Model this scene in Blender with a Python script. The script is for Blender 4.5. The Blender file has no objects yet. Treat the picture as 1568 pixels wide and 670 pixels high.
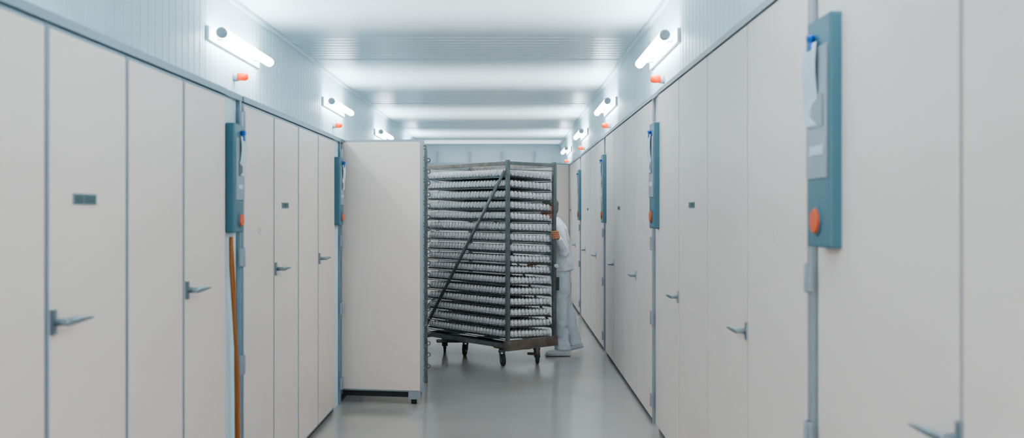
import bpy, bmesh, math, random
from mathutils import Vector, Matrix
random.seed(4)
scene = bpy.context.scene
scene.view_settings.view_transform = 'AgX'
scene.view_settings.look = 'AgX - Medium High Contrast'
scene.view_settings.exposure = 0.5

# ------------------------------------------------------------ materials
def mat(name, col, rough=0.5, metal=0.0, noise=0.04, nscale=6.0, bump=0.0, bscale=40.0, emit=None, estr=0.0, spec=0.5):
    m = bpy.data.materials.new(name); m.use_nodes = True
    nt = m.node_tree; b = nt.nodes['Principled BSDF']
    b.inputs['Roughness'].default_value = rough
    b.inputs['Metallic'].default_value = metal
    b.inputs['Specular IOR Level'].default_value = spec
    tc = nt.nodes.new('ShaderNodeTexCoord')
    if noise > 0:
        n = nt.nodes.new('ShaderNodeTexNoise'); n.inputs['Scale'].default_value = nscale
        n.inputs['Detail'].default_value = 4
        nt.links.new(tc.outputs['Object'], n.inputs['Vector'])
        r = nt.nodes.new('ShaderNodeValToRGB')
        r.color_ramp.elements[0].position = 0.3; r.color_ramp.elements[1].position = 0.7
        r.color_ramp.elements[0].color = tuple(c*(1-noise) for c in col)+(1,)
        r.color_ramp.elements[1].color = tuple(min(1, c*(1+noise)) for c in col)+(1,)
        nt.links.new(n.outputs['Fac'], r.inputs['Fac'])
        nt.links.new(r.outputs['Color'], b.inputs['Base Color'])
    else:
        b.inputs['Base Color'].default_value = tuple(col)+(1,)
    if bump > 0:
        n2 = nt.nodes.new('ShaderNodeTexNoise'); n2.inputs['Scale'].default_value = bscale
        nt.links.new(tc.outputs['Object'], n2.inputs['Vector'])
        bp = nt.nodes.new('ShaderNodeBump'); bp.inputs['Strength'].default_value = bump
        bp.inputs['Distance'].default_value = 0.02
        nt.links.new(n2.outputs['Fac'], bp.inputs['Height'])
        nt.links.new(bp.outputs['Normal'], b.inputs['Normal'])
    if emit:
        b.inputs['Emission Color'].default_value = tuple(emit)+(1,)
        b.inputs['Emission Strength'].default_value = estr
    return m

M_DOOR = mat('door_cream', (0.86, 0.745, 0.68), 0.38, noise=0.012, nscale=2)
M_DOOR_R = mat('door_cream_right', (0.85, 0.745, 0.695), 0.42, noise=0.012, nscale=2)
M_TRIM = mat('alu_trim_blue', (0.24, 0.33, 0.39), 0.4, 0.3)
M_TRIM_L = mat('alu_trim_light', (0.36, 0.41, 0.45), 0.4, 0.2)
M_CARC = mat('carcass', (0.55, 0.60, 0.64), 0.5)
M_DARK = mat('dark_gap', (0.03, 0.035, 0.04), 0.7)
M_WALL = mat('wall_panel', (0.69, 0.885, 0.955), 0.45, noise=0.01, nscale=1)
M_FAR = mat('wall_far_white', (0.82, 0.91, 0.95), 0.5, noise=0.01, nscale=1)
M_CEIL = mat('ceiling_panel', (0.72, 0.89, 0.95), 0.33, noise=0.01, nscale=1)
M_FLOOR = mat('floor_epoxy', (0.47, 0.42, 0.395), 0.14, noise=0.05, nscale=1.3, bump=0.02, bscale=7, spec=0.8)
M_STEEL = mat('steel_grey', (0.21, 0.23, 0.235), 0.45, 0.5, noise=0.15, nscale=12)
M_RUST = mat('steel_brown', (0.25, 0.21, 0.185), 0.55, 0.4, noise=0.25, nscale=14)
M_TRAYD = mat('tray_dark', (0.12, 0.135, 0.145), 0.5, 0.3)
M_TRAYS = mat('tray_slats', (0.32, 0.34, 0.35), 0.5, 0.2)
M_TRAYW = mat('tray_white', (0.88, 0.90, 0.92), 0.5)
M_EGG = mat('egg_shell', (0.96, 0.96, 0.965), 0.45, noise=0.01)
M_TEAL = mat('panel_teal', (0.085, 0.195, 0.25), 0.4, noise=0.03)
M_PGREY = mat('panel_face_grey', (0.30, 0.36, 0.40), 0.4)
M_SCREEN = mat('screen_dark', (0.04, 0.08, 0.10), 0.25)
M_PAPER = mat('paper', (0.66, 0.76, 0.85), 0.8)
M_BLUE = mat('clip_blue', (0.01, 0.12, 0.50), 0.4)
M_ORANGE = mat('orange_plastic', (0.78, 0.13, 0.04), 0.4)
M_BEACON = mat('beacon_orange', (0.95, 0.08, 0.005), 0.3, emit=(1, 0.07, 0.005), estr=0.6)
M_CHROME = mat('handle_metal', (0.34, 0.41, 0.45), 0.28, 0.8)
M_RUBBER = mat('rubber', (0.05, 0.05, 0.055), 0.6)
M_CABLE = mat('cable_orange', (0.38, 0.12, 0.02), 0.5)
M_LABEL = mat('label_green', (0.06, 0.12, 0.13), 0.4)
M_LABEL2 = mat('label_light', (0.18, 0.26, 0.29), 0.4)
M_LAMP = mat('lamp_diffuser', (0.9, 0.95, 1.0), 0.4, noise=0, emit=(0.96, 0.985, 1.0), estr=17.0)
M_LCAP = mat('lamp_cap', (0.45, 0.50, 0.54), 0.5)
M_LREF = mat('lamp_reflector', (0.70, 0.76, 0.8), 0.5)
M_CLOTH = mat('cloth_white', (0.82, 0.87, 0.93), 0.85, bump=0.7, bscale=14)
M_CLOTH2 = mat('cloth_trousers', (0.72, 0.79, 0.86), 0.85, bump=0.8, bscale=12)
M_SKIN = mat('skin', (0.62, 0.27, 0.16), 0.5, noise=0.06, nscale=20)
M_HAIR = mat('hair_grey', (0.20, 0.19, 0.19), 0.8, noise=0.3, nscale=60, bump=0.6, bscale=120)
M_SHOE = mat('shoe_white', (0.80, 0.84, 0.88), 0.5)
M_EYE = mat('eye_white', (0.8, 0.8, 0.8), 0.2)
M_PUPIL = mat('eye_dark', (0.04, 0.03, 0.03), 0.2)
M_LIP = mat('lips', (0.45, 0.18, 0.15), 0.5)
# added ceiling glow: painted lamp spill, falls off toward its long edges (local Y)
M_CGLOW = mat('ceiling_spill_glow', (0.72, 0.89, 0.95), 0.4, noise=0)
nt = M_CGLOW.node_tree; bs = nt.nodes['Principled BSDF']
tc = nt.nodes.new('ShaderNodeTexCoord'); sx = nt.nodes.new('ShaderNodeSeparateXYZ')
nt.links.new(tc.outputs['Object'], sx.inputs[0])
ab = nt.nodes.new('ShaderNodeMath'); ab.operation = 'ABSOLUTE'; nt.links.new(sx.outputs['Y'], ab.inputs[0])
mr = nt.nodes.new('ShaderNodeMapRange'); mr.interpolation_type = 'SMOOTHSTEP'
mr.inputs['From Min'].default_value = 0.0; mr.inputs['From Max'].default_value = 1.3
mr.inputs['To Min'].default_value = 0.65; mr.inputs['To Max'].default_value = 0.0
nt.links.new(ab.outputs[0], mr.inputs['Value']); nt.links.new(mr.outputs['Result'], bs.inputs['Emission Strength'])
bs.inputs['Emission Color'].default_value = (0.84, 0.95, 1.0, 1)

# ------------------------------------------------------------ mesh builder
class MB:
    def __init__(s):
        s.bm = bmesh.new(); s.mats = []
    def mi(s, m):
        if m not in s.mats: s.mats.append(m)
        return s.mats.index(m)
    def box(s, a, b, m, rot=None):
        lo = [min(a[i], b[i]) for i in range(3)]; hi = [max(a[i], b[i]) for i in range(3)]
        vs = [s.bm.verts.new((x, y, z)) for x in (lo[0], hi[0]) for y in (lo[1], hi[1]) for z in (lo[2], hi[2])]
        k = s.mi(m)
        for f in ((0,1,3,2),(4,6,7,5),(0,4,5,1),(2,3,7,6),(0,2,6,4),(1,5,7,3)):
            fc = s.bm.faces.new([vs[i] for i in f]); fc.material_index = k
        if rot:
            for v in vs: v.co = rot @ v.co
        return vs
    def tube(s, pts, rad, m, seg=12, smooth=True, up=None):
        pts = [Vector(p) for p in pts]
        n = len(pts)
        if not isinstance(rad, (list, tuple)): rad = [rad]*n
        k = s.mi(m); rings = []
        ref = None
        for i, p in enumerate(pts):
            if i == 0: t = pts[1]-pts[0]
            elif i == n-1: t = pts[-1]-pts[-2]
            else: t = (pts[i+1]-pts[i]).normalized()+(pts[i]-pts[i-1]).normalized()
            t.normalize()
            if up is not None: ref = Vector(up)
            elif ref is None:
                ref = Vector((0,0,1)) if abs(t.z) < 0.9 else Vector((1,0,0))
            u = (ref - t*ref.dot(t))
            if u.length < 1e-5: u = t.orthogonal()
            u.normalize(); w = t.cross(u)
            if up is None: ref = u
            r = rad[i]
            ra, rb = (r if isinstance(r, (list, tuple)) else (r, r))
            ring = []
            for j in range(seg):
                an = 2*math.pi*j/seg
                ring.append(s.bm.verts.new(p+u*(ra*math.cos(an))+w*(rb*math.sin(an))))
            rings.append(ring)
        for i in range(n-1):
            for j in range(seg):
                f = s.bm.faces.new((rings[i][j], rings[i][(j+1)%seg], rings[i+1][(j+1)%seg], rings[i+1][j]))
                f.material_index = k; f.smooth = smooth
        for ring in (rings[0], rings[-1]):
            f = s.bm.faces.new(ring); f.material_index = k
    def ball(s, c, r, m, useg=16, vseg=10, rot=None):
        if not isinstance(r, (list, tuple)): r = (r, r, r)
        k = s.mi(m)
        g = bmesh.ops.create_uvsphere(s.bm, u_segments=useg, v_segments=vseg, radius=1)
        fs = set()
        for v in g['verts']:
            co = Vector((v.co.x*r[0], v.co.y*r[1], v.co.z*r[2]))
            if rot: co = rot @ co
            v.co = co+Vector(c)
            for f in v.link_faces: fs.add(f)
        for f in fs: f.material_index = k; f.smooth = True
    def torus(s, c, R, r, m, axis='y', seg=14, rs=6):
        pts = []
        for i in range(seg+1):
            a = 2*math.pi*i/seg
            if axis == 'y': pts.append((c[0]+R*math.cos(a), c[1], c[2]+R*math.sin(a)))
            elif axis == 'x': pts.append((c[0], c[1]+R*math.cos(a), c[2]+R*math.sin(a)))
            else: pts.append((c[0]+R*math.cos(a), c[1]+R*math.sin(a), c[2]))
        s.tube(pts, r, m, rs)
    def done(s, name, parent=None, loc=(0,0,0), rotz=0, bevel=0):
        bmesh.ops.recalc_face_normals(s.bm, faces=s.bm.faces)
        me = bpy.data.meshes.new(name); s.bm.to_mesh(me); s.bm.free()
        for m in s.mats: me.materials.append(m)
        o = bpy.data.objects.new(name, me); scene.collection.objects.link(o)
        o.location = loc; o.rotation_euler = (0, 0, rotz)
        if parent: o.parent = parent
        if bevel:
            b = o.modifiers.new('bevel', 'BEVEL'); b.width = bevel; b.segments = 2; b.limit_method = 'ANGLE'
            b.angle_limit = math.radians(50)
        return o
def empty(name, loc, rotz=0):
    e = bpy.data.objects.new(name, None); scene.collection.objects.link(e)
    e.location = loc; e.rotation_euler = (0, 0, rotz); e.empty_display_size = 0.2
    return e
FOLD = bpy.data.textures.new('cloth_folds', 'CLOUDS'); FOLD.noise_scale = 0.11; FOLD.noise_depth = 2
def remesh(o, vox, sm=4, folds=0):
    r = o.modifiers.new('remesh', 'REMESH'); r.mode = 'VOXEL'; r.voxel_size = vox; r.use_smooth_shade = True
    s = o.modifiers.new('smooth', 'SMOOTH'); s.factor = 0.5; s.iterations = sm
    if folds:
        d = o.modifiers.new('folds', 'DISPLACE'); d.texture = FOLD; d.strength = folds; d.mid_level = 0.5
        d.texture_coords = 'LOCAL'

H_EYE = 1.56
XL, XR = -1.38, 1.05           # cabinet fronts
WL, WR = -1.95, 1.10           # walls
CEIL = H_EYE+1.49
YB, YE = -3.0, 21.5

# ------------------------------------------------------------ shell
b = MB(); b.box((WL-0.1, YB-0.1, -0.1), (WR+0.1, YE+0.1, 0), M_FLOOR); b.done('floor')
def ribbed(name, kind):
    b = MB(); k = b.mi(M_CEIL if kind == 'c' else M_WALL)
    pitch = 0.14 if kind == 'c' else 0.11
    g = 0.026 if kind == 'c' else 0.022; d = 0.009 if kind == 'c' else 0.003
    prof = []
    y = YB
    while y < YE:
        prof += [(y, 0), (y+g*0.3, d), (y+g*0.7, d), (y+g, 0)]
        y += pitch
    prof.append((YE, 0))
    lo, hi = [], []
    for (yy, dd) in prof:
        if kind == 'c':
            p, q = (WL, yy, CEIL+dd), (WR, yy, CEIL+dd)
        elif kind == 'l':
            p, q = (WL-dd, yy, 0), (WL-dd, yy, CEIL)
        else:
            p, q = (WR+dd, yy, 0), (WR+dd, yy, CEIL)
        lo.append(b.bm.verts.new(p)); hi.append(b.bm.verts.new(q))
    for i in range(len(lo)-1):
        b.bm.faces.new((lo[i], lo[i+1], hi[i+1], hi[i])).material_index = k
    # backing
    if kind == 'c': b.box((WL-0.1, YB, CEIL+0.02), (WR+0.1, YE, CEIL+0.1), M_CEIL)
    elif kind == 'l': b.box((WL-0.1, YB, 0), (WL-0.02, YE, CEIL+0.02), M_WALL)
    else: b.box((WR+0.02, YB, 0), (WR+0.1, YE, CEIL+0.02), M_WALL)
    return b.done(name)
ribbed('ceiling', 'c'); ribbed('wall_left', 'l'); ribbed('wall_right', 'r')
b = MB(); b.box((WL-0.1, YE, 0), (WR+0.1, YE+0.1, CEIL), M_FAR); b.done('wall_far')
# far partition: lower panels, head rail and posts
b = MB()
b.box((WL, YE-0.05, 0), (WR, YE, 2.62), M_DOOR)
b.box((WL, YE-0.07, 2.61), (WR, YE, 2.65), M_CARC)
x = WL+0.35
while x < WR:
    b.box((x-0.015, YE-0.075, 0), (x+0.015, YE, 2.90), M_CARC); x += 0.7
b.done('trim_1')
b = MB(); b.box((WL, YB, CEIL-0.03), (WL+0.03, YE, CEIL), M_CEIL); b.done('trim_2')
b = MB(); b.box((WR-0.03, YB, CEIL-0.03), (WR, YE, CEIL), M_CEIL); b.done('trim_3')

# ------------------------------------------------------------ cabinets
def handle(b, P, a, z, S):
    # base plate, neck and tapered blade lever
    b.box(P(a-0.014*S, 0.0, z-0.038*S), P(a+0.014*S, 0.010*S, z+0.038*S), M_CHROME)
    b.tube([P(a, 0.0, z), P(a, 0.045*S, z), P(a, 0.055*S, z)], [0.013*S, 0.011*S, 0.009*S], M_CHROME, 14)
    b.tube([P(a-0.014*S, 0.046*S, z), P(a, 0.048*S, z), P(a+0.05*S, 0.056*S, z+0.002), P(a+0.11*S, 0.060*S, z+0.002), P(a+0.16*S, 0.058*S, z-0.002)],
           [(0.008*S, 0.006*S), (0.013*S, 0.008*S), (0.012*S, 0.006*S), (0.007*S, 0.005*S), (0.003*S, 0.003*S)], M_CHROME, 12)
def cabinet(side, y0, w, H, n=4, opened=(), deep=0.5, strip=0.3):
    s = 1 if side == 'L' else -1
    X = XL if side == 'L' else XR
    root = empty('incubator_cabinet', (X, y0, 0))
    P = lambda a, bb, z: (s*bb, a, z)
    L = n*w
    dm = M_DOOR if side == 'L' else M_DOOR_R
    tr = M_TRIM if side == 'L' else M_TRIM_L
    tw = 0.018 if side == 'L' else 0.010
    S = 1.0
    z0, z1 = 0.025, H-0.03
    b = MB()
    if opened:
        b.box(P(0, -deep, 0), P(0.03, -0.05, z1), M_CARC); b.box(P(L-0.03, -deep, 0), P(L, -0.05, z1), M_CARC)
        b.box(P(0.03, -deep, 0), P(L-0.03, -deep+0.02, z1), M_CARC); b.box(P(0.03, -deep+0.02, z1-0.04), P(L-0.03, -0.05, z1), M_CARC)
        b.box(P(2*w-0.02, -deep+0.02, 0), P(2*w+0.02, -0.05, z1-0.04), M_CARC)
    else:
        b.box(P(0, -deep, 0), P(L, -0.046, z1), M_DARK)
    b.box(P(0, -deep, z1), P(L, 0.006, H), tr)
    b.box(P(0, -0.046, 0), P(L, -0.02, 0.022), M_DARK)
    b.done('carcass', root)
    for i in range(n):
        if i in opened: continue
        a0, a1 = i*w+0.003, (i+1)*w-0.003
        b = MB()
        b.box(P(a0, -0.045, z0), P(a1, -0.003, z1-0.004), tr)
        b.box(P(a0+tw, -0.004, z0+tw), P(a1-tw*0.6, 0.002, z1-tw), dm)
        b.done('door_%d' % (i+1), root, bevel=0.002)
    for i in range(1, n, 2):
        if i in opened: continue
        b = MB(); handle(b, P, i*w+(0.035 if side == 'L' else 0.0), 1.23 if side == 'L' else 1.035, S)
        b.done('handle_%d' % i, root)
    li = 1 if side == 'L' else 2
    if li not in opened:
        b = MB(); c = (li+0.42 if side == 'L' else li+0.5)*w
        b.box(P(c-0.085, 0.002, 1.585), P(c+0.085, 0.006, 1.62), M_LABEL2)
        b.box(P(c-0.005, 0.006, 1.590), P(c+0.075, 0.008, 1.615), M_LABEL)
        b.box(P(c-0.075, 0.006, 1.590), P(c-0.02, 0.008, 1.615), M_LABEL)
        b.done('label_plate', root)
    if 0 not in opened:
        b = MB(); b.torus(P(0.5*w, 0.003, 1.46), 0.017, 0.002, M_CARC, 'x', 18, 6); b.ball(P(0.5*w, 0.002, 1.46), (0.003, 0.013, 0.013), dm)
        b.done('lock_plug', root)
    # service strip at far end with frame posts and hinges
    b = MB()
    b.box(P(L, -0.046, 0), P(L+strip, -0.03, H), M_DARK)
    b.box(P(L+0.035, -0.03, 0), P(L+strip-0.05, -0.02, H-0.01), M_WALL if side == 'L' else dm)
    b.box(P(L+strip-0.04, -0.03, 0), P(L+strip-0.006, -0.002, H), tr)
    b.box(P(L+0.004, -0.03, 0), P(L+0.016, -0.01, H), tr)
    b.box(P(L, -deep, H-0.03), P(L+strip, -0.0, H), tr)
    b.done('service_strip', root)
    b = MB()
    for z in (0.17, 0.78, 1.33, 2.03):
        b.box(P(L+strip-0.055, -0.002, z-0.045), P(L+strip-0.012, 0.012, z+0.045), M_TRIM_L)
        b.tube([P(L+strip-0.008, 0.010, z-0.05), P(L+strip-0.008, 0.010, z+0.05)], 0.008, M_TRIM_L, 10)
    b.done('hinges', root, bevel=0.002)
    return root, L

def panel(side, y0, z0, z1, w, t):
    s = 1 if side == 'L' else -1
    X = XL if side == 'L' else XR
    root = empty('control_panel', (X, y0, 0))
    P = lambda a, bb, z: (s*bb, a, z)
    Hh = z1-z0
    b = MB(); b.box(P(0, -0.018, z0), P(w, t, z1), M_TEAL); b.done('housing', root, bevel=0.008)
    b = MB()
    b.box(P(0.02, t-0.002, z0+0.30*Hh), P(w-0.01, t+0.006, z1-0.13*Hh), M_PGREY)
    b.box(P(0.05*1, t+0.006, z0+0.52*Hh), P(w-0.05, t+0.008, z0+0.66*Hh), M_SCREEN)
    for k in range(4):
        b.box(P(0.05+k*(w-0.1)/4, t+0.006, z0+0.40*Hh), P(0.05+(k+0.7)*(w-0.1)/4, t+0.01, z0+0.44*Hh), M_PAPER)
    b.done('display', root, bevel=0.002)
    b = MB()
    r = 0.16*w+0.004; zc = z0+0.115*Hh
    b.tube([P(w*0.55, t-0.003, zc), P(w*0.55, t+0.006, zc)], r*1.15, M_TEAL, 20)
    b.tube([P(w*0.55, t+0.006, zc), P(w*0.55, t+0.014, zc)], [r, r*0.9], M_ORANGE, 20)
    b.done('stop_button', root)
    b = MB()
    zt = z1-0.08*Hh
    b.tube([P(w*0.7, t, zt), P(w*0.7, t+0.022, zt)], 0.012, M_BLUE, 12)
    b.box(P(w*0.62, t+0.010, zt-0.04), P(w*0.78, t+0.018, zt+0.005), M_BLUE)
    k = b.mi(M_PAPER)
    prev = None
    for i in range(9):
        z = zt-0.02-i*0.36*Hh/8
        o = t+0.011+0.005*math.sin(i*0.7)
        cur = [b.bm.verts.new(P(w*0.42, o, z)), b.bm.verts.new(P(w*1.0, o+0.003, z))]
        if prev:
            b.bm.faces.new((prev[0], prev[1], cur[1], cur[0])).material_index = k
        prev = cur
    b.done('log_sheet', root)

# left row
wl = 0.61; pitchL = 4*wl+0.31
HL = 2.16; HR = 2.43
cabinet('L', 2.30-pitchL, wl, HL, strip=0.305)
cabinet('L', 2.30, wl, HL, strip=0.30)
cabinet('L', 5.05, 0.655, HL, strip=0.32)
cabinet('L', 8.00, wl, HL, opened=(0, 1), strip=0.30)
y = 8.00+pitchL
while y+4*wl+0.3 < YE:
    cabinet('L', y, wl, HL, strip=0.30); y += pitchL
for y in (2.30-0.26, 4.79, 7.74, 8.0+pitchL-0.26, 8.0+2*pitchL-0.26):
    panel('L', y, 1.46, 2.0, 0.17, 0.03)
# right row
wr = 0.88; pitchR = 4*wr+0.30
for y in (3.46-pitchR, 3.46, 7.28, 11.10, 14.92):
    cabinet('R', y, wr, HR, deep=0.05, strip=0.30)
for y in (3.20, 6.98+0.02, 10.83, 14.65):
    panel('R', y-0.10, 1.445, 2.20, 0.24, 0.04)

# orange cable left
b = MB()
pts = [(XL+0.008, 4.80, 1.44), (XL+0.012, 4.79, 1.30), (XL+0.02, 4.815, 1.05), (XL+0.03, 4.84, 0.75), (XL+0.03, 4.85, 0.45), (XL+0.02, 4.86, 0.2), (XL+0.03, 4.86, 0.009)]
b.tube(pts, 0.009, M_CABLE, 10)
b.tube([(XL+0.006, 4.83, 1.44), (XL+0.01, 4.86, 1.2), (XL+0.01, 4.87, 0.8), (XL+0.012, 4.875, 0.4), (XL+0.012, 4.88, 0.006)], 0.005, M_CABLE, 8)
b.done('power_cable')

# ------------------------------------------------------------ open doors
def open_door(x0, y0, x1, y1, z0, z1, th, latch=True):
    L = math.hypot(x1-x0, y1-y0); ang = math.atan2(y1-y0, x1-x0)
    root = empty('cabinet_door', (x0, y0, 0), ang)
    b = MB()
    b.box((0, 0, z0), (L, th, z1), M_TRIM_L)
    b.box((0.012, -0.004, z0+0.012), (L-0.022, 0.0, z1-0.02), M_DOOR)
    b.done('slab', root, bevel=0.003)
    b = MB()
    b.box((0.02, 0.01, z0-0.045), (L-0.03, th-0.01, z0), M_DARK)
    b.box((L-0.12, 0.0, z0-0.06), (L-0.02, th, z0), M_TRIM_L)
    b.box((0.02, th, z0+0.02), (L-0.005, th+0.02, z1-0.02), M_DARK)
    b.box((L-0.10, 0.015, 0.0), (L-0.06, th-0.015, z0-0.05), M_DARK)
    b.done('seal', root)
    if latch:
        b = MB()
        z = z0+0.1
        while z < z1-0.05:
            b.torus((L+0.008, th*0.5, z), 0.014, 0.004, M_STEEL, 'y', 10, 6)
            b.torus((-0.012, th*0.5, z), 0.012, 0.004, M_STEEL, 'y', 10, 6)
            z += 0.09
        b.done('latch_hooks', root)
open_door(-1.405, 8.07, -0.715, 7.96, 0.10, 2.155, 0.06)
# second leaf behind
root = empty('cabinet_door', (-1.36, 8.98, 0))
b = MB(); b.box((0, 0, 0.06), (0.57, 0.05, 2.13), M_DOOR); b.box((0.57, -0.005, 0.0), (0.595, 0.055, 2.14), M_STEEL); b.done('slab', root, bevel=0.003)
b = MB()
for i in range(19): b.torus((0.603, 0.02, 0.15+i*0.105), 0.018, 0.005, M_STEEL, 'y', 10, 6)
b.done('latch_hooks', root)
open_door(0.80, 17.2, 1.04, 17.25, 0.06, 2.42, 0.05, False)

# ------------------------------------------------------------ lamps and beacons
def lamp(side, yc):
    s = 1 if side == 'L' else -1
    X = (WL if side == 'L' else WR) + s*0.001
    root = empty('wall_lamp', (X, yc, 2.71))
    b = MB(); b.box((0, -0.64, -0.045), (s*0.02, 0.64, 0.045), M_LREF)
    for yy in (-0.45, 0.45): b.box((s*0.02, yy-0.02, -0.015), (s*0.06, yy+0.02, 0.015), M_LREF)
    b.done('base', root, bevel=0.003)
    b = MB(); x = s*0.10
    b.tube([(x, -0.62, 0), (x, -0.60, 0), (x, 0.60, 0), (x, 0.62, 0)], [0.030, 0.034, 0.034, 0.030], M_LAMP, 18); b.done('diffuser', root)
    b = MB()
    for e in (-1, 1):
        b.tube([(x, e*0.615, 0), (x, e*0.645, 0), (x, e*0.66, 0)], [0.034, 0.034, 0.024], M_LCAP, 18)
    b.done('end_caps', root)
def beacon(side, yc):
    s = 1 if side == 'L' else -1
    X = (WL if side == 'L' else WR) + s*0.001
    root = empty('warning_beacon', (X, yc, 2.515))
    b = MB(); b.tube([(0, 0, 0), (s*0.03, 0, 0)], 0.032, M_LCAP, 16); b.done('base', root)
    b = MB(); b.tube([(s*0.03, 0, 0), (s*0.08, 0, 0), (s*0.095, 0, 0), (s*0.10, 0, 0)], [0.028, 0.028, 0.020, 0.008], M_BEACON, 16); b.done('lens', root)
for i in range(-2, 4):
    lamp('L', 6.9+i*3.85); lamp('R', 6.98+i*3.75)
    beacon('L', 6.9+i*3.85); beacon('R', 7.02+i*3.75)
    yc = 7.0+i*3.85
    b = MB(); b.box((-1.75, -1.3, -0.004), (1.20, 1.3, 0.0), M_CGLOW)  # added glowing sheet, stands in for lamp spill across the ceiling
    b.done('added_ceiling_glow', None, (-0.15, yc, CEIL-0.001))
b = MB(); b.box((-1.75, -0.55, -0.004), (1.20, 0.55, 0.0), M_CGLOW)  # one more added glow sheet, brightens the far wall
b.done('added_ceiling_glow', None, (-0.15, 20.7, CEIL-0.001))

# ------------------------------------------------------------ egg trolley
ANG = math.atan2(0.659, 0.752)
T = empty('egg_trolley', (-0.03, 9.87, 0), ANG)
W, L = 0.645, 1.396
b = MB(); r = 0.018
for (x, y) in ((0, 0), (W, 0), (0, L), (W, L)):
    b.box((x-r, y-r, 0.20), (x+r, y+r, 2.09), M_STEEL)
b.done('posts', T, bevel=0.003)
b = MB()
b.box((-0.015, r, 2.035), (0.015, L-r, 2.075), M_RUST); b.box((W-0.015, r, 2.035), (W+0.015, L-r, 2.075), M_RUST)
b.box((r, -0.015, 2.04), (W-r, 0.015, 2.075), M_STEEL); b.box((r, L-0.015, 2.04), (W-r, L+0.015, 2.075), M_STEEL)
b.box((r, -0.012, 1.99), (W-r, 0.012, 2.0), M_STEEL)
for y in (L*0.5,):
    b.box((W-0.012, y-0.012, 0.25), (W+0.012, y+0.012, 2.035), M_STEEL)
b.done('top_frame', T, bevel=0.002)
b = MB()
b.tube([(-0.024, 0.02, 1.98), (-0.024, L-0.01, 0.26)], 0.016, M_STEEL, 8)
b.tube([(W+0.024, 0.02, 0.3), (W+0.024, L-0.01, 1.95)], 0.013, M_STEEL, 8)
b.done('diagonal_brace', T)
b = MB()
b.box((-0.03, -0.03, 0.165), (W+0.03, 0.03, 0.265), M_RUST)
b.box((-0.02, 0.03, 0.19), (0.02, L, 0.235), M_STEEL)
b.box((W-0.02, 0.03, 0.19), (W+0.02, L, 0.235), M_STEEL)
b.box((-0.02, L-0.02, 0.17), (W+0.02, L+0.02, 0.235), M_STEEL)
b.box((0.02, L*0.55, 0.17), (W-0.02, L*0.55+0.05, 0.21), M_STEEL)
b.box((W*0.45, 0.03, 0.15), (W*0.55, L, 0.19), M_STEEL)
b.box((W*0.1, 0.1, 0.16), (W*0.4, 0.3, 0.19), M_RUST)
b.tube([(-0.05, L*0.8, 0.16), (W*0.6, L*0.75, 0.13)], 0.018, M_STEEL, 8)
b.tube([(W*0.6, -0.02, 0.10), (W*0.6, -0.02, 0.17)], 0.02, M_RUST, 8)
b.tube([(W*0.6, -0.02, 0.10), (W*0.6, 0.12, 0.09)], 0.015, M_RUST, 8)
b.done('chassis', T, bevel=0.003)
def caster(x, y, ang):
    e = MB(); R = 0.062
    rot = Matrix.Rotation(ang, 4, 'Z')
    def tr(p): 
        q = rot @ Vector(p); return (q.x+x, q.y+y, q.z)
    e.tube([tr((0, -0.014, R)), tr((0, -0.011, R)), tr((0, 0.011, R)), tr((0, 0.014, R))], [R-0.006, R, R, R-0.006], M_RUBBER, 24)
    e.tube([tr((0, -0.018, R)), tr((0, 0.018, R))], 0.026, M_STEEL, 16)
    for sd in (-0.022, 0.022):
        e.tube([tr((0, sd, R)), tr((0.03, sd, 0.135)), tr((0.035, sd, 0.15))], [(0.014, 0.004)]*3, M_STEEL, 8)
    e.tube([tr((0.03, 0, 0.14)), tr((0.03, 0, 0.17))], [0.04, 0.03], M_STEEL, 16)
    return e
def tolocal(wx, wy):
    d = Vector((wx+0.03, wy-9.87, 0)); q = Matrix.Rotation(-ANG, 4, 'Z') @ d; return q.x, q.y
for i, (wx, wy, an) in enumerate(((-0.11, 9.93, 1.2), (0.29, 10.02+0.1, 1.0), (-0.50, 10.68, 0.6), (-0.74, 11.0, 0.9))):
    lx, ly = tolocal(wx, wy)
    lx = min(max(lx, 0.02), W-0.02); ly = min(max(ly, 0.0), L-0.02)
    caster(lx, ly, an).done('caster_%d' % (i+1), T)
b = MB(); b.box((W+0.018, -0.03, 0.74), (W+0.05, 0.03, 0.88), M_TRAYD); b.tube([(W+0.0, -0.02, 1.0), (W+0.0, -0.05, 1.0)], 0.02, M_TRAYW, 12)
b.done('latch_box', T, bevel=0.003)
# tray level mesh (shared)
lv = MB()
x0, x1, y0, y1 = 0.02, W-0.02, 0.025, L-0.025
for (a, c) in (((x0, y0), (x1, y0+0.012)), ((x0, y1-0.012), (x1, y1)), ((x0, y0), (x0+0.010, y1)), ((x1-0.010, y0), (x1, y1))):
    lv.box((a[0], a[1], -0.012), (c[0], c[1], 0.002), M_TRAYD)
for k in range(9):
    yy = y0+(y1-y0)*(k+0.5)/9
    lv.box((x0, yy-0.055, -0.008), (x1, yy+0.055, 0.002), M_TRAYS)
nx, ny = 12, 26
dx = (x1-x0)/nx; dy = (y1-y0)/ny
kw = lv.mi(M_TRAYW)
for i in range(nx):
    for j in range(ny):
        cx = x0+(i+0.5)*dx; cy = y0+(j+0.5)*dy
        tp = [lv.bm.verts.new((cx+sx*dx*0.5, cy+sy*dy*0.5, 0.026)) for sx, sy in ((-1,-1),(1,-1),(1,1),(-1,1))]
        bt = [lv.bm.verts.new((cx+sx*dx*0.30, cy+sy*dy*0.30, 0.004)) for sx, sy in ((-1,-1),(1,-1),(1,1),(-1,1))]
        for q in range(4):
            lv.bm.faces.new((tp[q], tp[(q+1)%4], bt[(q+1)%4], bt[q])).material_index = kw
        lv.bm.faces.new(bt).material_index = kw
        lv.ball((cx, cy, 0.040), (0.0225, 0.0225, 0.029), M_EGG, 10, 7)
first = lv.done('egg_tray_1', T)
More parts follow.
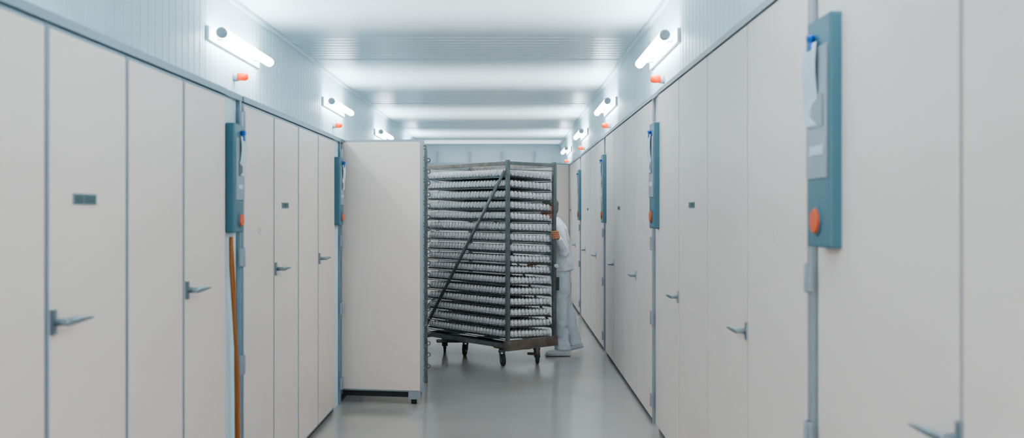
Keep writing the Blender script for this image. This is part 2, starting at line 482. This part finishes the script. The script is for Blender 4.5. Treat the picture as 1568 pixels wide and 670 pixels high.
LVZ = [0.275+i*0.1095 for i in range(16)]
for i, z in enumerate(LVZ):
    o = first if i == 0 else bpy.data.objects.new('egg_tray_%d' % (i+1), first.data)
    if i: scene.collection.objects.link(o); o.parent = T
    o.rotation_euler = (0, math.radians(3.0), 0)
    o.location = (0, 0, z+0.020)
b = MB()
for z in LVZ:
    b.box((-0.012, r, z-0.005), (0.0, L-r, z+0.002), M_STEEL)
    b.box((W+0.0, r, z-0.040), (W+0.012, L-r, z-0.030), M_STEEL)
b.done('shelf_rails', T)

# ------------------------------------------------------------ worker
Wk = empty('worker', (0.53, 10.75, 0))
O = Vector((0.53, 10.75, 0))
def q(x, y, z): return (x-O.x, y-O.y, z)
# trousers
b = MB()
b.tube([q(.535,10.75,1.10), q(.535,10.75,1.0), q(.54,10.75,.90), q(.54,10.75,.84)], [(.10,.15), (.115,.165), (.12,.17), (.10,.15)], M_CLOTH2, 24, up=(1,0,0))
b.tube([q(.54,10.665,.92), q(.545,10.66,.75), q(.535,10.655,.50), q(.55,10.66,.28), q(.565,10.66,.12), q(.565,10.66,.065)], [.108,.104,.090,.084,.084,.086], M_CLOTH2, 20)
b.tube([q(.54,10.835,.92), q(.565,10.84,.75), q(.60,10.86,.51), q(.655,10.87,.30), q(.70,10.88,.15), q(.71,10.88,.095)], [.108,.104,.090,.084,.080,.080], M_CLOTH2, 20)
o = b.done('trousers', Wk); remesh(o, 0.012, 5, 0.035)
# coat with sleeves
b = MB()
b.tube([q(.545,10.75,.92), q(.54,10.75,1.0), q(.53,10.75,1.12), q(.515,10.75,1.26), q(.505,10.75,1.38), q(.49,10.75,1.44), q(.475,10.75,1.485)],
       [(.148,.198), (.143,.192), (.130,.180), (.132,.19), (.117,.195), (.078,.14), (.058,.065)], M_CLOTH, 28, up=(1,0,0))
b.tube([q(.50,10.60,1.395), q(.525,10.55,1.33), q(.575,10.49,1.13), q(.545,10.43,1.20), q(.505,10.385,1.285)], [.072,.068,.055,.048,.040], M_CLOTH, 18)
b.ball(q(.575,10.49,1.13), .055, M_CLOTH)
b.tube([q(.49,10.90,1.395), q(.475,10.925,1.32), q(.43,10.93,1.13), q(.35,10.79,1.06), q(.285,10.665,1.025)], [.072,.068,.055,.046,.038], M_CLOTH, 18)
o = b.done('coat', Wk); remesh(o, 0.011, 5, 0.022)
b = MB()
b.tube([q(.465,10.75,1.46), q(.455,10.75,1.495)], [.068,.062], M_CLOTH, 20); b.done('collar', Wk)
# head, facing -x
HX, HY, HZ = .415, 10.75, 1.605
def h(x, y, z): return q(HX+x, HY+y, HZ+z)
b = MB()
b.ball(h(.012, 0, .03), (.092, .074, .088), M_SKIN, 24, 16)
b.ball(h(-.018, 0, -.025), (.066, .060, .085), M_SKIN, 24, 16)
b.ball(h(-.045, 0, -.085), (.032, .034, .026), M_SKIN)
b.tube([h(.05, 0, -.17), h(.030, 0, -.09), h(.015, 0, -.03)], [.055, .052, .05], M_SKIN, 18)
b.tube([h(-.078, 0, .018), h(-.098, 0, -.018), h(-.088, 0, -.03)], [.009, .014, .013], M_SKIN, 10)
for e in (-1, 1):
    b.ball(h(-.090, e*.012, -.028), .009, M_SKIN)
    b.ball(h(.012, e*.074, -.005), (.018, .009, .031), M_SKIN)
    b.ball(h(-.072, e*.028, .022), (.014, .022, .008), M_SKIN)
    b.ball(h(-.05, e*.038, -.03), (.03, .022, .025), M_SKIN)
o = b.done('head', Wk); remesh(o, 0.0045, 3)
b = MB()
for e in (-1, 1):
    b.ball(h(-.070, e*.029, .002), (.012, .012, .010), M_EYE, 12, 8)
    b.ball(h(-.080, e*.029, .002), (.004, .006, .006), M_PUPIL, 10, 8)
    b.tube([h(-.084, e*.012, .022), h(-.084, e*.03, .028), h(-.073, e*.046, .022)], .004, M_HAIR, 8)
b.tube([h(-.074, -.024, -.058), h(-.084, -.010, -.056), h(-.086, 0, -.058), h(-.084, .010, -.056), h(-.074, .024, -.058)], [.003, .006, .006, .006, .003], M_LIP, 8)
b.done('face_features', Wk)
b = MB()
b.ball(h(.020, 0, .048), (.094, .079, .080), M_HAIR, 24, 16)
b.ball(h(.060, 0, .0), (.052, .070, .075), M_HAIR, 20, 14)
o = b.done('hair', Wk); remesh(o, 0.006, 2)
# hands
b = MB()   # left, on the corner post
b.tube([q(.508,10.388,1.283), q(.502,10.365,1.300), q(.499,10.338,1.318), q(.496,10.312,1.325)], [(.024,.018), (.032,.016), (.040,.014), (.040,.012)], M_SKIN, 16, up=(0,0,1))
for k, (zz, ln) in enumerate(((1.358, .92), (1.336, 1.0), (1.314, .95), (1.293, .8))):
    b.tube([q(.497,10.318,zz), q(.489,10.283,zz+.002), q(.489-.030*ln,10.256,zz), q(.489-.060*ln,10.258,zz-.003), q(.489-.075*ln,10.272,zz-.004)], [.010,.0098,.0092,.0085,.006], M_SKIN, 10)
b.tube([q(.500,10.352,1.340), q(.485,10.345,1.365), q(.462,10.335,1.378), q(.440,10.325,1.380)], [.013,.012,.010,.007], M_SKIN, 10)
o = b.done('hand_left', Wk); remesh(o, 0.003, 2)
b = MB()   # right hand on side rail
b.tube([q(.288,10.67,1.028), q(.268,10.64,1.018), q(.250,10.615,1.010), q(.240,10.60,1.004)], [(.018,.024), (.016,.032), (.014,.038), (.012,.038)], M_SKIN, 16, up=(0,0,1))
dirn = Vector((.752, .659, 0)); al = Vector((-.659, .752, 0))
for k in range(4):
    off = al*((k-1.5)*0.021); ln = (.8, .95, 1.0, .92)[k]
    base = Vector(q(.242,10.603,1.004))+off
    b.tube([base, base-dirn*.03*ln+Vector((0,0,.004)), base-dirn*.052*ln+Vector((0,0,-.014)), base-dirn*.048*ln+Vector((0,0,-.034))], [.010,.0095,.0088,.0065], M_SKIN, 10)
base = Vector(q(.262,10.63,1.01))
b.tube([base-al*.025, base-al*.045-dirn*.02+Vector((0,0,-.012)), base-al*.045-dirn*.042+Vector((0,0,-.022))], [.013,.011,.008], M_SKIN, 10)
o = b.done('hand_right', Wk); remesh(o, 0.003, 2)
# shoes
def shoe(ax, ay, pitch, zoff, name):
    b = MB()
    R = Matrix.Rotation(pitch, 4, 'Y')
    def s_(x, y, z):
        v = R @ Vector((x, y, z)); return q(ax+v.x, ay+v.y, zoff+v.z)
    b.tube([s_(.075,0,.045), s_(.05,0,.05), s_(0,0,.052), s_(-.06,0,.042), s_(-.12,0,.034), s_(-.165,0,.028), s_(-.185,0,.024)],
           [(.03,.026), (.045,.036), (.050,.040), (.040,.045), (.032,.050), (.026,.042), (.012,.02)], M_SHOE, 18, up=(0,0,1))
    b.tube([s_(.01,0,.06), s_(.005,0,.11)], [.045,.042], M_SHOE, 16)
    o = b.done(name, Wk); remesh(o, 0.007, 3)
    b = MB()
    b.tube([s_(.08,0,.010), s_(.04,0,.010), s_(-.03,0,.010), s_(-.12,0,.010), s_(-.17,0,.010), s_(-.19,0,.013)],
           [(.010,.025), (.010,.038), (.010,.036), (.010,.050), (.010,.040), (.008,.015)], M_CARC, 14, up=(0,0,1))
    b.done(name+'_sole', Wk)
shoe(.565, 10.66, 0.0, 0.0, 'shoe_left')
shoe(.735, 10.88, math.radians(-14), 0.045, 'shoe_right')
# ------------------------------------------------------------ world, camera
w = bpy.data.worlds.new('world'); scene.world = w; w.use_nodes = True
w.node_tree.nodes['Background'].inputs[0].default_value = (1.0, 0.965, 0.94, 1)
w.node_tree.nodes['Background'].inputs[1].default_value = 1.8
cam = bpy.data.cameras.new('camera'); co = bpy.data.objects.new('camera', cam); scene.collection.objects.link(co)
co.location = (0, 0, H_EYE); co.rotation_euler = (math.radians(90), 0, 0)
cam.sensor_width = 36; cam.lens = 36*1500/1568
cam.shift_x = 2/1568; cam.shift_y = -10/1568
cam.dof.use_dof = True; cam.dof.focus_distance = 9.9; cam.dof.aperture_fstop = 2.2
cam.clip_start = 0.05
scene.camera = co
